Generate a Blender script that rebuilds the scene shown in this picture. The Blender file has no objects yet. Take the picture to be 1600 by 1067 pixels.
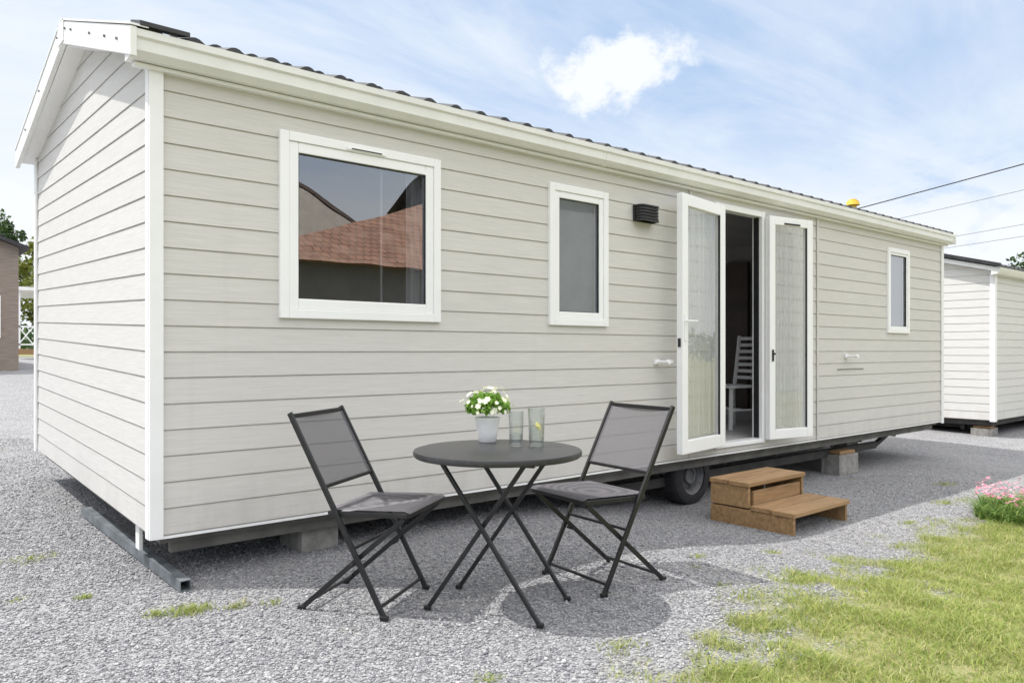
import bpy, math, random
import numpy as np
from mathutils import Vector, Matrix
R=random.Random(3); rng=np.random.default_rng(5)
scene=bpy.context.scene
col=scene.collection
SH=.033
# ---------------------------------------------------------------- noise / terrain
_lat=np.random.default_rng(11).random((256,256))
def vnoise(x,y,s=1.0):
    x=np.asarray(x,float)*s+57.3; y=np.asarray(y,float)*s+91.7
    xi=np.floor(x).astype(int); yi=np.floor(y).astype(int)
    fx=x-xi; fy=y-yi; fx=fx*fx*(3-2*fx); fy=fy*fy*(3-2*fy)
    g=lambda a,b:_lat[a%256,b%256]
    return (g(xi,yi)*(1-fx)+g(xi+1,yi)*fx)*(1-fy)+(g(xi,yi+1)*(1-fx)+g(xi+1,yi+1)*fx)*fy
def sst(t):
    t=np.clip(t,0,1); return t*t*(3-2*t)
def gz(x,y):
    x=np.asarray(x,float); y=np.asarray(y,float)
    z=-.19*sst((x-2.1)/2.2)-.04*sst((x-5)/5)+SH*np.clip(y,0,30)
    return z+(vnoise(x,y,1.3)-.5)*.012
def gmask(x,y):
    x=np.asarray(x,float); y=np.asarray(y,float)
    m=-y-1.60-.135*np.clip(4.5-x,0,6)+(vnoise(x,y,1.1)-.5)*.5+(vnoise(x,y,4.5)-.5)*.45+(vnoise(x,y,11)-.5)*.35
    return sst(m/.65+.3)
# ---------------------------------------------------------------- mesh helpers
class MB:
    def __init__(s): s.v=[]; s.f=[]; s.m=[]
    def poly(s,pts,m=0):
        b=len(s.v); s.v+= [tuple(p) for p in pts]; s.f.append(list(range(b,b+len(pts)))); s.m.append(m)
    def box(s,x0,x1,y0,y1,z0,z1,m=0,T=None):
        b=len(s.v)
        P=[(x0,y0,z0),(x1,y0,z0),(x1,y1,z0),(x0,y1,z0),(x0,y0,z1),(x1,y0,z1),(x1,y1,z1),(x0,y1,z1)]
        if T: P=[T(p) for p in P]
        s.v+=P
        for f in ((0,3,2,1),(4,5,6,7),(0,1,5,4),(1,2,6,5),(2,3,7,6),(3,0,4,7)):
            s.f.append([b+i for i in f]); s.m.append(m)
    def beam(s,p,q,w,h,up=(0,0,1),m=0):
        p=Vector(p);q=Vector(q);d=(q-p).normalized();u=Vector(up)
        a=d.cross(u)
        if a.length<1e-4: a=d.cross(Vector((1,0,0)))
        a.normalize(); c=a.cross(d).normalized()
        b=len(s.v)
        for e in (p,q):
            for sa,sc in ((-1,-1),(1,-1),(1,1),(-1,1)):
                s.v.append(tuple(e+a*sa*w/2+c*sc*h/2))
        for f in ((0,1,2,3),(7,6,5,4),(0,4,5,1),(1,5,6,2),(2,6,7,3),(3,7,4,0)):
            s.f.append([b+i for i in f]); s.m.append(m)
    def cyl(s,p,q,r0,r1=None,n=16,caps=True,m=0):
        if r1 is None:r1=r0
        p=Vector(p);q=Vector(q);d=(q-p).normalized()
        a=d.orthogonal().normalized(); c=d.cross(a)
        b=len(s.v)
        for e,r in ((p,r0),(q,r1)):
            for i in range(n):
                t=2*math.pi*i/n; s.v.append(tuple(e+(a*math.cos(t)+c*math.sin(t))*r))
        for i in range(n):
            j=(i+1)%n; s.f.append([b+i,b+j,b+n+j,b+n+i]); s.m.append(m)
        if caps:
            s.f.append([b+i for i in range(n)][::-1]); s.m.append(m)
            s.f.append([b+n+i for i in range(n)]); s.m.append(m)
    def lathe(s,c,prof,n=32,axis='z',m=0,closed=False):
        b=len(s.v); k=len(prof)
        for r,z in prof:
            for i in range(n):
                t=2*math.pi*i/n; x=r*math.cos(t); y=r*math.sin(t)
                if axis=='z': s.v.append((c[0]+x,c[1]+y,c[2]+z))
                else: s.v.append((c[0]+x,c[1]+z,c[2]+y))
        rr=range(k) if closed else range(k-1)
        for a in rr:
            a2=(a+1)%k
            for i in range(n):
                j=(i+1)%n; s.f.append([b+a*n+i,b+a*n+j,b+a2*n+j,b+a2*n+i]); s.m.append(m)
    def prism(s,pts,x0,x1,m=0):   # pts (y,z) polygon extruded along x
        n=len(pts); b=len(s.v)
        for x in (x0,x1):
            for y,z in pts: s.v.append((x,y,z))
        for i in range(n):
            j=(i+1)%n; s.f.append([b+i,b+j,b+n+j,b+n+i]); s.m.append(m)
        s.f.append([b+i for i in range(n)][::-1]); s.m.append(m)
        s.f.append([b+n+i for i in range(n)]); s.m.append(m)
BASE={}
def empty(name,loc,label,cat,group=None,rot=0,parent=None):
    o=bpy.data.objects.new(name,None); o.location=loc; o.rotation_euler[2]=rot
    o.empty_display_size=.1
    col.objects.link(o)
    if label:o["label"]=label
    if cat:o["category"]=cat
    if group:o["group"]=group
    BASE[o.name]=Vector(loc) if not rot else Vector((0,0,0))
    return o
def make(name,mb,mats,parent=None,shear=False,bevel=0,smooth=False,local=False,label=None,cat=None,kind=None,recalc=True,group=None,origin=None):
    me=bpy.data.meshes.new(name)
    b=Vector((0,0,0))
    if parent is not None and not local: b=BASE[parent.name]
    if origin is not None: b=Vector(origin)
    V=[(x-b[0],y-b[1],z+(SH*y if shear else 0)-b[2]) for x,y,z in mb.v]
    me.from_pydata(V,[],mb.f)
    if not isinstance(mats,(list,tuple)): mats=[mats]
    for m in mats: me.materials.append(m)
    if len(mats)>1: me.polygons.foreach_set('material_index',mb.m)
    if recalc:
        import bmesh
        bm=bmesh.new(); bm.from_mesh(me); bmesh.ops.recalc_face_normals(bm,faces=bm.faces); bm.to_mesh(me); bm.free()
    if smooth:
        me.polygons.foreach_set('use_smooth',[True]*len(me.polygons)); me.set_sharp_from_angle(angle=math.radians(38))
    me.update()
    o=bpy.data.objects.new(name,me); col.objects.link(o)
    if parent is not None: o.parent=parent
    if origin is not None: o.location=origin
    BASE[o.name]=b
    if bevel:
        md=o.modifiers.new('bev','BEVEL'); md.width=bevel; md.segments=2; md.limit_method='ANGLE'; md.angle_limit=math.radians(50)
    if label:o["label"]=label
    if cat:o["category"]=cat
    if kind:o["kind"]=kind
    if group:o["group"]=group
    return o
def npmesh(name,V,F,mat,parent=None,smooth=False):
    me=bpy.data.meshes.new(name); N=len(V); M,k=F.shape
    me.vertices.add(N); me.vertices.foreach_set('co',np.asarray(V,np.float32).ravel())
    me.loops.add(M*k); me.loops.foreach_set('vertex_index',F.astype(np.int32).ravel())
    me.polygons.add(M); me.polygons.foreach_set('loop_start',np.arange(0,M*k,k,dtype=np.int32))
    me.update(calc_edges=True); me.validate()
    me.materials.append(mat)
    if smooth: me.polygons.foreach_set('use_smooth',[True]*M)
    o=bpy.data.objects.new(name,me); col.objects.link(o)
    if parent is not None:o.parent=parent
    return o
# ---------------------------------------------------------------- material helpers
class N:
    def __init__(s,nt): s.t=nt
    def n(s,ty,**k):
        nd=s.t.nodes.new(ty)
        for a,b in k.items(): setattr(nd,a,b)
        return nd
    def l(s,a,b): s.t.links.new(a,b)
    def put(s,sock,v):
        if isinstance(v,bpy.types.NodeSocket): s.l(v,sock)
        else: sock.default_value=v
    def M(s,op,a,b=None,c=None,clamp=False):
        nd=s.n('ShaderNodeMath',operation=op,use_clamp=clamp)
        s.put(nd.inputs[0],a)
        if b is not None:s.put(nd.inputs[1],b)
        if c is not None:s.put(nd.inputs[2],c)
        return nd.outputs[0]
    def mix(s,f,a,b):
        nd=s.n('ShaderNodeMix',data_type='RGBA')
        s.put(nd.inputs[0],f); s.put(nd.inputs[6],a); s.put(nd.inputs[7],b)
        return nd.outputs[2]
    def rng(s,v,a,b,c=0.,d=1.,smooth=True):
        nd=s.n('ShaderNodeMapRange'); nd.interpolation_type='SMOOTHSTEP' if smooth else 'LINEAR'
        s.put(nd.inputs[0],v)
        for i,x in enumerate((a,b,c,d)): nd.inputs[i+1].default_value=x
        return nd.outputs[0]
    def noise(s,vec,scale,detail=4,rough=.5,dist=0):
        nd=s.n('ShaderNodeTexNoise'); nd.inputs['Scale'].default_value=scale; nd.inputs['Detail'].default_value=detail
        nd.inputs['Roughness'].default_value=rough; nd.inputs['Distortion'].default_value=dist
        if vec is not None: s.l(vec,nd.inputs['Vector'])
        return nd.outputs['Fac']
    def mapping(s,vec,scale=(1,1,1),rot=(0,0,0),loc=(0,0,0)):
        nd=s.n('ShaderNodeMapping'); nd.inputs['Scale'].default_value=scale; nd.inputs['Rotation'].default_value=rot; nd.inputs['Location'].default_value=loc
        s.l(vec,nd.inputs['Vector']); return nd.outputs[0]
def c4(c): return (c[0],c[1],c[2],1)
def newmat(name):
    m=bpy.data.materials.new(name); m.use_nodes=True; nt=m.node_tree
    b=nt.nodes['Principled BSDF']; return m,N(nt),b
def simple(name,c,rough=.5,metal=0,var=.12,scale=8,bump=.0,bscale=60,stretch=(1,1,1),spec=.5):
    m,g,b=newmat(name)
    tc=g.n('ShaderNodeTexCoord').outputs['Object']
    v=g.mapping(tc,stretch)
    f=g.noise(v,scale,6,.6)
    f=g.rng(f,.3,.7)
    lo=tuple(x*(1-var) for x in c); hi=tuple(min(1,x*(1+var)) for x in c)
    g.l(g.mix(f,c4(lo),c4(hi)),b.inputs['Base Color'])
    b.inputs['Roughness'].default_value=rough; b.inputs['Metallic'].default_value=metal
    b.inputs['Specular IOR Level'].default_value=spec
    if bump:
        bp=g.n('ShaderNodeBump'); bp.inputs['Strength'].default_value=bump; bp.inputs['Distance'].default_value=.004
        g.l(g.noise(v,bscale,6,.65),bp.inputs['Height']); g.l(bp.outputs[0],b.inputs['Normal'])
    return m
def siding_mat(name,c):
    m,g,b=newmat(name)
    tc=g.n('ShaderNodeTexCoord').outputs['Object']
    grain=g.noise(g.mapping(tc,(2.2,2.2,75)),1.6,8,.7,.3)
    big=g.noise(g.mapping(tc,(.5,.5,.9)),1.0,3,.5)
    f=g.rng(grain,.3,.72)
    base=g.mix(f,c4([x*.89 for x in c]),c4([min(1,x*1.06) for x in c]))
    base=g.mix(g.rng(big,.35,.75,0,.4),base,c4([c[0]*.86,c[1]*.86,c[2]*.86]))
    sep=g.n('ShaderNodeSeparateXYZ'); g.l(tc,sep.inputs[0])
    # per board tone
    wn=g.n('ShaderNodeTexWhiteNoise'); wn.noise_dimensions='1D'; g.l(g.M('FLOOR',g.M('DIVIDE',g.M('SUBTRACT',sep.outputs[2],g.M('MULTIPLY_ADD',sep.outputs[1],.033,.25)),.13)),wn.inputs['W'])
    base=g.mix(g.M('MULTIPLY',wn.outputs['Value'],.22),base,c4([c[0]*.87,c[1]*.865,c[2]*.85]))
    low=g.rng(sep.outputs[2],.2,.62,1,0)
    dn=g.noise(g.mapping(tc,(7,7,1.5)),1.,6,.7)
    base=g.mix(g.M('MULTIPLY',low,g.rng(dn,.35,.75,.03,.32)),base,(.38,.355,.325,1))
    st=g.noise(g.mapping(tc,(9,9,.35)),1.,5,.6)
    base=g.mix(g.rng(st,.56,.8,0,.22),base,c4([x*.80 for x in c]))
    g.l(base,b.inputs['Base Color']); b.inputs['Roughness'].default_value=.55; b.inputs['Specular IOR Level'].default_value=.35
    bp=g.n('ShaderNodeBump'); bp.inputs['Strength'].default_value=.4; bp.inputs['Distance'].default_value=.003
    g.l(grain,bp.inputs['Height']); g.l(bp.outputs[0],b.inputs['Normal'])
    return m
def glass_mat(name,refl,tint,add=1.5):
    m,g,b=newmat(name); nt=m.node_tree; out=nt.nodes['Material Output']; nt.nodes.remove(b)
    lw=g.n('ShaderNodeLayerWeight'); lw.inputs[0].default_value=.5
    fc=g.M('POWER',lw.outputs['Facing'],4.)
    f=g.M('MULTIPLY_ADD',fc,add,refl,clamp=True)
    tr=g.n('ShaderNodeBsdfTransparent'); tr.inputs[0].default_value=c4(tint)
    gl=g.n('ShaderNodeBsdfGlossy'); gl.inputs['Roughness'].default_value=.0
    tc=g.n('ShaderNodeTexCoord').outputs['Object']
    bp=g.n('ShaderNodeBump'); bp.inputs['Strength'].default_value=.06; bp.inputs['Distance'].default_value=.02
    g.l(g.noise(tc,2.2,1,.4),bp.inputs['Height']); g.l(bp.outputs[0],gl.inputs['Normal'])
    mx=g.n('ShaderNodeMixShader'); g.l(f,mx.inputs[0]); g.l(tr.outputs[0],mx.inputs[1]); g.l(gl.outputs[0],mx.inputs[2])
    g.l(mx.outputs[0],out.inputs[0]); return m
def island(name,cols,rough=.8,trans=0,spec=.3):
    m,g,b=newmat(name)
    geo=g.n('ShaderNodeNewGeometry')
    rp=g.n('ShaderNodeValToRGB'); e=rp.color_ramp.elements
    e[0].color=c4(cols[0]); e[1].color=c4(cols[-1])
    for i,c in enumerate(cols[1:-1]):
        x=e.new((i+1)/(len(cols)-1)); x.color=c4(c)
    g.l(geo.outputs['Random Per Island'],rp.inputs[0]); g.l(rp.outputs[0],b.inputs['Base Color'])
    b.inputs['Roughness'].default_value=rough; b.inputs['Specular IOR Level'].default_value=spec
    if trans:
        nt=m.node_tree; out=nt.nodes['Material Output']
        tl=g.n('ShaderNodeBsdfTranslucent'); g.l(rp.outputs[0],tl.inputs[0])
        mx=g.n('ShaderNodeMixShader'); mx.inputs[0].default_value=trans
        g.l(b.outputs[0],mx.inputs[1]); g.l(tl.outputs[0],mx.inputs[2]); g.l(mx.outputs[0],out.inputs[0])
    return m
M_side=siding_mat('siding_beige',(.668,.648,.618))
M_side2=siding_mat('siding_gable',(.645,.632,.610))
M_white=simple('white_pvc',(.90,.90,.905),.32,var=.02,scale=3)
M_trim=simple('white_trim',(.86,.86,.86),.4,var=.03,scale=3)
M_gut=simple('cream_gutter',(.82,.817,.80),.35,var=.04,scale=4)
M_tile=simple('roof_tile_black',(.03,.03,.033),.5,var=.3,scale=12,bump=.3,bscale=80)
M_dark=simple('chassis_dark',(.045,.043,.041),.8,var=.3,scale=6,bump=.3)
M_under=simple('underside_grey',(.13,.125,.117),.75,var=.25,scale=5,bump=.2)
M_galv=simple('galvanised_steel',(.20,.22,.235),.55,.5,var=.3,scale=9,bump=.15,bscale=20)
M_conc=simple('concrete',(.27,.26,.245),.95,var=.25,scale=14,bump=.8,bscale=70)
M_black=simple('black_powder_coat',(.012,.012,.013),.42,var=.2,scale=30)
M_blackp=simple('black_plastic',(.02,.02,.022),.35,var=.2,scale=10)
M_rubber=simple('rubber',(.022,.022,.024),.8,var=.3,scale=12,bump=.3,bscale=90)
M_rim=simple('wheel_rim_grey',(.14,.14,.145),.6,.2,var=.35,scale=12)
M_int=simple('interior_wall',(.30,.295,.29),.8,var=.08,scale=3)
M_floor=simple('interior_floor',(.55,.54,.52),.4,var=.1,scale=6)
M_cham=simple('chair_white_paint',(.92,.92,.92),.45,var=.03)
M_cab=simple('cabin_timber_greybrown',(.25,.205,.17),.75,var=.25,scale=3,stretch=(1,1,25),bump=.3)
M_darkwood=simple('dark_wood',(.07,.05,.04),.6,var=.2,scale=4)
M_cream=simple('cream_render',(.62,.58,.52),.9,var=.1,scale=3,bump=.2)
M_grey=simple('grey_render',(.19,.185,.185),.9,var=.1,scale=2,bump=.2)
M_groof=simple('weathered_roof',(.16,.13,.11),.85,var=.2,scale=3)
M_blind=simple('roller_blind_grey',(.36,.38,.39),.9,var=.06,scale=2)
M_pot=simple('pot_ceramic_white',(.86,.86,.86),.18,var=.02)
M_yel=simple('yellow_cap',(.75,.5,.05),.5,var=.1)
M_ttop=simple('table_top_charcoal',(.030,.030,.032),.36,var=.25,scale=60,bump=.15,bscale=220)
M_bark=simple('bark',(.09,.065,.045),.9,var=.3,scale=5,bump=.6,bscale=20)
M_cable=simple('cable_black',(.02,.02,.02),.6)
M_wire=simple('wire_grey',(.16,.16,.17),.6)
M_gl=glass_mat('window_glass',.40,(.66,.68,.72),1.)
M_gld=glass_mat('door_glass',.12,(.97,.985,.985),1.)
def wood_mat():
    m,g,b=newmat('wood_step')
    tc=g.n('ShaderNodeTexCoord').outputs['Object']
    v=g.mapping(tc,(1.2,14,14))
    n=g.noise(v,2.0,8,.65,.6)
    rp=g.n('ShaderNodeValToRGB'); e=rp.color_ramp.elements
    e[0].position=.25; e[0].color=(.13,.062,.024,1); e[1].position=.72; e[1].color=(.44,.275,.13,1)
    g.l(n,rp.inputs[0])
    big=g.rng(g.noise(tc,3.,4,.6),.4,.75,0,.4)
    geo=g.n('ShaderNodeNewGeometry')
    c=g.mix(big,rp.outputs[0],(.19,.115,.058,1))
    c=g.mix(g.M('MULTIPLY',geo.outputs['Random Per Island'],.4),c,(.41,.265,.13,1))
    g.l(c,b.inputs['Base Color']); b.inputs['Roughness'].default_value=.7
    bp=g.n('ShaderNodeBump'); bp.inputs['Strength'].default_value=.5; bp.inputs['Distance'].default_value=.003
    g.l(n,bp.inputs['Height']); g.l(bp.outputs[0],b.inputs['Normal'])
    return m
M_wood=wood_mat()
def fabric_mat():
    m,g,b=newmat('sling_fabric')
    tc=g.n('ShaderNodeTexCoord').outputs['Object']
    w=g.n('ShaderNodeTexWave'); w.bands_direction='Y'; w.inputs['Scale'].default_value=110; g.l(tc,w.inputs['Vector'])
    w2=g.n('ShaderNodeTexWave'); w2.bands_direction='Z'; w2.inputs['Scale'].default_value=90; g.l(tc,w2.inputs['Vector'])
    f=g.M('MULTIPLY',w.outputs['Fac'],w2.outputs['Fac'])
    g.l(g.mix(f,(.085,.08,.09,1),(.20,.19,.205,1)),b.inputs['Base Color'])
    b.inputs['Roughness'].default_value=.75
    nt=m.node_tree; out=nt.nodes['Material Output']
    tr=g.n('ShaderNodeBsdfTransparent'); mx=g.n('ShaderNodeMixShader'); mx.inputs[0].default_value=.22
    g.l(b.outputs[0],mx.inputs[1]); g.l(tr.outputs[0],mx.inputs[2]); g.l(mx.outputs[0],out.inputs[0])
    return m
M_fab=fabric_mat()
def redtile():
    m,g,b=newmat('terracotta_tiles')
    tc=g.n('ShaderNodeTexCoord').outputs['Object']
    br=g.n('ShaderNodeTexBrick'); br.inputs['Scale'].default_value=2.0
    br.inputs['Color1'].default_value=(.38,.20,.13,1); br.inputs['Color2'].default_value=(.27,.145,.10,1); br.inputs['Mortar'].default_value=(.12,.07,.05,1)
    br.inputs['Mortar Size'].default_value=.04; br.inputs['Brick Width'].default_value=.5; br.inputs['Row Height'].default_value=.45
    g.l(tc,br.inputs['Vector'])
    g.l(g.mix(g.rng(g.noise(tc,1.5,5,.6),.4,.7,0,.6),br.outputs[0],(.40,.27,.20,1)),b.inputs['Base Color'])
    b.inputs['Roughness'].default_value=.85
    return m
M_red=redtile()
def curtain_mat(name,t0,t1,sc=(18,18,.4)):
    m,g,b=newmat(name); b.inputs['Base Color'].default_value=(.85,.85,.87,1); b.inputs['Roughness'].default_value=.9
    nt=m.node_tree; out=nt.nodes['Material Output']
    tr=g.n('ShaderNodeBsdfTransparent'); mx=g.n('ShaderNodeMixShader')
    tl=g.n('ShaderNodeBsdfTranslucent'); tl.inputs[0].default_value=(.8,.8,.82,1)
    m2=g.n('ShaderNodeMixShader'); m2.inputs[0].default_value=.3; g.l(b.outputs[0],m2.inputs[1]); g.l(tl.outputs[0],m2.inputs[2])
    tc=g.n('ShaderNodeTexCoord').outputs['Object']
    g.l(g.rng(g.noise(g.mapping(tc,sc),1,3),.3,.7,t0,t1),mx.inputs[0])
    g.l(m2.outputs[0],mx.inputs[1]); g.l(tr.outputs[0],mx.inputs[2]); g.l(mx.outputs[0],out.inputs[0]); return m
M_curt=curtain_mat('net_curtain',.05,.45)
M_net=curtain_mat('door_net',.45,.85,(22,22,.5))
# ---------------------------------------------------------------- ground
def ground_mat():
    m,g,b=newmat('gravel_and_grass_ground')
    tc=g.n('ShaderNodeTexCoord').outputs['Object']
    v=g.n('ShaderNodeTexVoronoi'); v.inputs['Scale'].default_value=78; g.l(tc,v.inputs['Vector'])
    v2=g.n('ShaderNodeTexVoronoi'); v2.inputs['Scale'].default_value=160; g.l(tc,v2.inputs['Vector'])
    hs=g.n('ShaderNodeSeparateColor'); g.l(v.outputs['Color'],hs.inputs[0])
    rp=g.n('ShaderNodeValToRGB'); e=rp.color_ramp.elements
    e[0].color=(.15,.15,.16,1); e[1].color=(.44,.435,.435,1); x=e.new(.55); x.color=(.28,.28,.29,1)
    g.l(hs.outputs[0],rp.inputs[0])
    dust=g.rng(g.noise(tc,1.1,6,.6),.42,.68,0,.5)
    c=g.mix(dust,rp.outputs[0],(.35,.345,.345,1))
    c=g.mix(g.rng(g.noise(tc,9,5,.6),.5,.75,0,.5),c,(.21,.205,.205,1))
    c=g.mix(g.rng(g.noise(tc,2.3,6,.65),.58,.74,0,.4),c,(.20,.20,.13,1))
    at=g.n('ShaderNodeAttribute'); at.attribute_name='grass'
    soil=g.mix(g.rng(g.noise(tc,14,6,.7),.35,.65),(.18,.20,.07,1),(.31,.29,.14,1))
    c=g.mix(at.outputs['Fac'],c,soil)
    g.l(c,b.inputs['Base Color']); b.inputs['Roughness'].default_value=.95; b.inputs['Specular IOR Level'].default_value=.2
    h=g.M('ADD',g.M('MULTIPLY',v.outputs['Distance'],-1.),g.M('MULTIPLY',v2.outputs['Distance'],-.5))
    bp=g.n('ShaderNodeBump'); bp.inputs['Strength'].default_value=.9; bp.inputs['Distance'].default_value=.009
    g.l(h,bp.inputs['Height']); g.l(bp.outputs[0],b.inputs['Normal'])
    return m
def axis(lo,hi,a,b,step):
    mid=list(np.arange(a,b+1e-6,step)); L=[];x=a;s=step
    while x>lo: s*=1.22; x-=s; L.append(max(x,lo))
    H=[];x=mid[-1];s=step
    while x<hi: s*=1.22; x+=s; H.append(min(x,hi))
    return np.array(L[::-1]+mid+H)
ax=axis(-400,600,-3,9,.06); ay=axis(-400,600,-4.6,2,.06)
GX,GY=np.meshgrid(ax,ay,indexing='ij'); GZ=gz(GX,GY)
nx,ny=GX.shape
idx=np.arange(nx*ny).reshape(nx,ny)
F=np.stack([idx[:-1,:-1],idx[1:,:-1],idx[1:,1:],idx[:-1,1:]],-1).reshape(-1,4)
ground=npmesh('ground',np.stack([GX,GY,GZ],-1).reshape(-1,3),F,ground_mat(),smooth=True)
ground["kind"]="structure"
at=ground.data.attributes.new('grass','FLOAT','POINT')
gm=gmask(GX,GY); far=sst((np.hypot(GX-5,GY-10)-38)/15); gm=np.maximum(gm,far)
at.data.foreach_set('value',gm.astype(np.float32).ravel())
def in_view(x,y,mrg=.35):
    rx=x+1.089; ry=y+4.028
    d=rx*.646+ry*.763; l=rx*.763-ry*.646
    return (d>2.0)&(np.abs(l)<d*(.67+mrg)),d
n=640000
px=rng.uniform(-3.2,8,n); py=rng.uniform(-3.4,6,n)
ok,d=in_view(px,py,.2)
keep=ok&(rng.random(n)<np.clip((4.2/np.maximum(d,1))**2.2,0,1))&(d<8.5)
g_=gmask(px,py); keep&=rng.random(n)>g_*1.1
keep&=~((px>.3)&(py>.8))
px=px[keep];py=py[keep];K=len(px)
octv=np.array([[1,0,0],[0,1,0],[-1,0,0],[0,-1,0],[0,0,1],[0,0,-1]],float)
V=octv[None]*rng.uniform(.65,1.3,(K,6,1))+rng.normal(0,.16,(K,6,3))
r=rng.uniform(.0026,.0068,K)*np.where(rng.random(K)<.08,1.65,1)
V=V*r[:,None,None]*np.stack([rng.uniform(.8,1.5,K),rng.uniform(.8,1.3,K),rng.uniform(.45,.85,K)],-1)[:,None,:]
th=rng.uniform(0,6.28,K); c,s=np.cos(th),np.sin(th)
X=V[...,0]*c[:,None]-V[...,1]*s[:,None]; Y=V[...,0]*s[:,None]+V[...,1]*c[:,None]
V=np.stack([X+px[:,None],Y+py[:,None],V[...,2]+(gz(px,py)+r*.3)[:,None]],-1)
of=np.array([[0,1,4],[1,2,4],[2,3,4],[3,0,4],[1,0,5],[2,1,5],[3,2,5],[0,3,5]])
F=(of[None]+(np.arange(K)*6)[:,None,None]).reshape(-1,3)
M_stone=island('gravel_stone',[(.16,.16,.175),(.23,.23,.245),(.29,.29,.305),(.36,.355,.36),(.48,.47,.47)],.9)
st=npmesh('gravel',V.reshape(-1,3),F,M_stone); st["kind"]="stuff"; st["label"]="loose grey crushed gravel covering the yard"; st["category"]="gravel"
def blades(px,py,L,lean=1.,w=.0022,z0=None):
    K=len(px); th=rng.uniform(0,6.28,K); dx,dy=np.cos(th),np.sin(th)
    ph=rng.uniform(0,6.28,K); wx,wy=np.cos(ph),np.sin(ph)
    W=w*rng.uniform(.7,1.6,K)
    z=(gz(px,py)-.003) if z0 is None else z0
    b=lean*rng.uniform(.25,1.3,K)
    P=[]
    for t,ws in ((0,1),(.5,.8),(1,.05)):
        cx=px+dx*L*b*t*t; cy=py+dy*L*b*t*t; cz=z+L*t*(1-.35*b*t*.6)
        P.append(np.stack([cx-wx*W*ws,cy-wy*W*ws,cz],-1)); P.append(np.stack([cx+wx*W*ws,cy+wy*W*ws,cz],-1))
    V=np.stack(P,1); f=np.array([[0,1,3,2],[2,3,5,4]])
    F=(f[None]+(np.arange(K)*6)[:,None,None]).reshape(-1,4)
    return V.reshape(-1,3),F
n=1150000
px=rng.uniform(.0,16,n); py=rng.uniform(-5.2,-.9,n)
ok,d=in_view(px,py,.12)
g_=gmask(px,py); cl=vnoise(px,py,6)*.5+vnoise(px,py,13)*.3+vnoise(px,py,29)*.2
keep=ok&(rng.random(n)<np.clip((3.6/np.maximum(d,1))**1.7,0,1))&(rng.random(n)<np.clip((g_*1.35-.18)*(cl*1.9-.15),0,1))
px,py=px[keep],py[keep]; d=d[keep]
L=rng.uniform(.014,.055,len(px))*(.35+1.1*vnoise(px,py,6)) 
Vs=[];Fs=[];off=0
def addb(v,f):
    global off
    Vs.append(v);Fs.append(f+off);off+=len(v)
addb(*blades(px,py,L,1.25,.0017))
for (tx,ty,rr,nn,ll) in ((.03,-.48,.07,260,.05),(-.1,-.42,.05,110,.04),(.2,-.55,.05,90,.04),(-.39,.88,.10,160,.03),(-.3,.04,.03,90,.03),(-.55,.2,.04,60,.02),(.35,-.62,.04,50,.03),
     (1.2,-2.0,.08,150,.03),(.6,-1.9,.05,80,.03),(-.9,2.3,.1,120,.03),(2.6,-1.35,.05,60,.03),(3.3,-1.4,.07,100,.03),(6.3,-1.3,.1,160,.04),(5.2,-1.45,.08,120,.035),(7.4,-.9,.12,160,.04)):
    a=rng.uniform(0,6.28,nn); q=rr*rng.random(nn)
    addb(*blades(tx+q*np.cos(a)*1.5,ty+q*np.sin(a),rng.uniform(.4,1.1,nn)*ll,1.2,.0018))
M_grass=island('grass_blades',[(.17,.26,.045),(.27,.35,.075),(.37,.42,.11),(.49,.47,.19),(.22,.31,.06),(.58,.53,.30)],.6,.35)
gr=npmesh('grass',np.concatenate(Vs),np.concatenate(Fs),M_grass); gr["kind"]="stuff"; gr["label"]="sunlit yellow-green lawn with sparse tufts in gravel"; gr["category"]="grass"
# ---------------------------------------------------------------- siding builders
BH=.13; GW=.007; GF=GW/BH+.0005
def subtract(x0,x1,z,ops):
    segs=[(x0,x1)]
    for (a,b,c,d) in ops:
        if c-1e-6<=z<=d+1e-6:
            ns=[]
            for s,e in segs:
                if b<=s or a>=e: ns.append((s,e)); continue
                if a>s: ns.append((s,a))
                if b<e: ns.append((b,e))
            segs=ns
    return segs
def zbreaks(z0,z1,extra):
    zs=set([round(z0,4),round(z1,4)]); k=0
    while z0+k*BH<z1:
        for o in (0,GW,GW+.0001):
            if z0+k*BH+o<z1: zs.add(round(z0+k*BH+o,5))
        k+=1
    for e in extra:
        if z0<e<z1: zs.add(round(e,5))
    return sorted(zs)
IN=.001; OUT=.011
def siding_front(mb,y,x0,x1,z0,z1,ops):
    zs=zbreaks(z0,z1,[e for o in ops for e in (o[2],o[3])])
    for a,b in zip(zs[:-1],zs[1:]):
        m=(a+b)/2; t=((m-z0)/BH)%1
        if b-a<.0002: ya,yb=y-IN,y-OUT+.0004
        elif t<GF: ya=yb=y-IN
        else:
            ta=((a-z0+1e-5)/BH)%1; tb=((b-z0-1e-5)/BH)%1
            ya=y-(OUT-.005*ta); yb=y-(OUT-.005*tb)
        for s,e in subtract(x0,x1,m,ops):
            mb.poly([(s,ya,a),(e,ya,a),(e,yb,b),(s,yb,b)])
        if t>GF and abs((b-z0)/BH-round((b-z0)/BH))<1e-3:
            for s,e in subtract(x0,x1,m,ops): mb.poly([(s,yb,b),(e,yb,b),(e,y-IN,b),(s,y-IN,b)])
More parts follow.
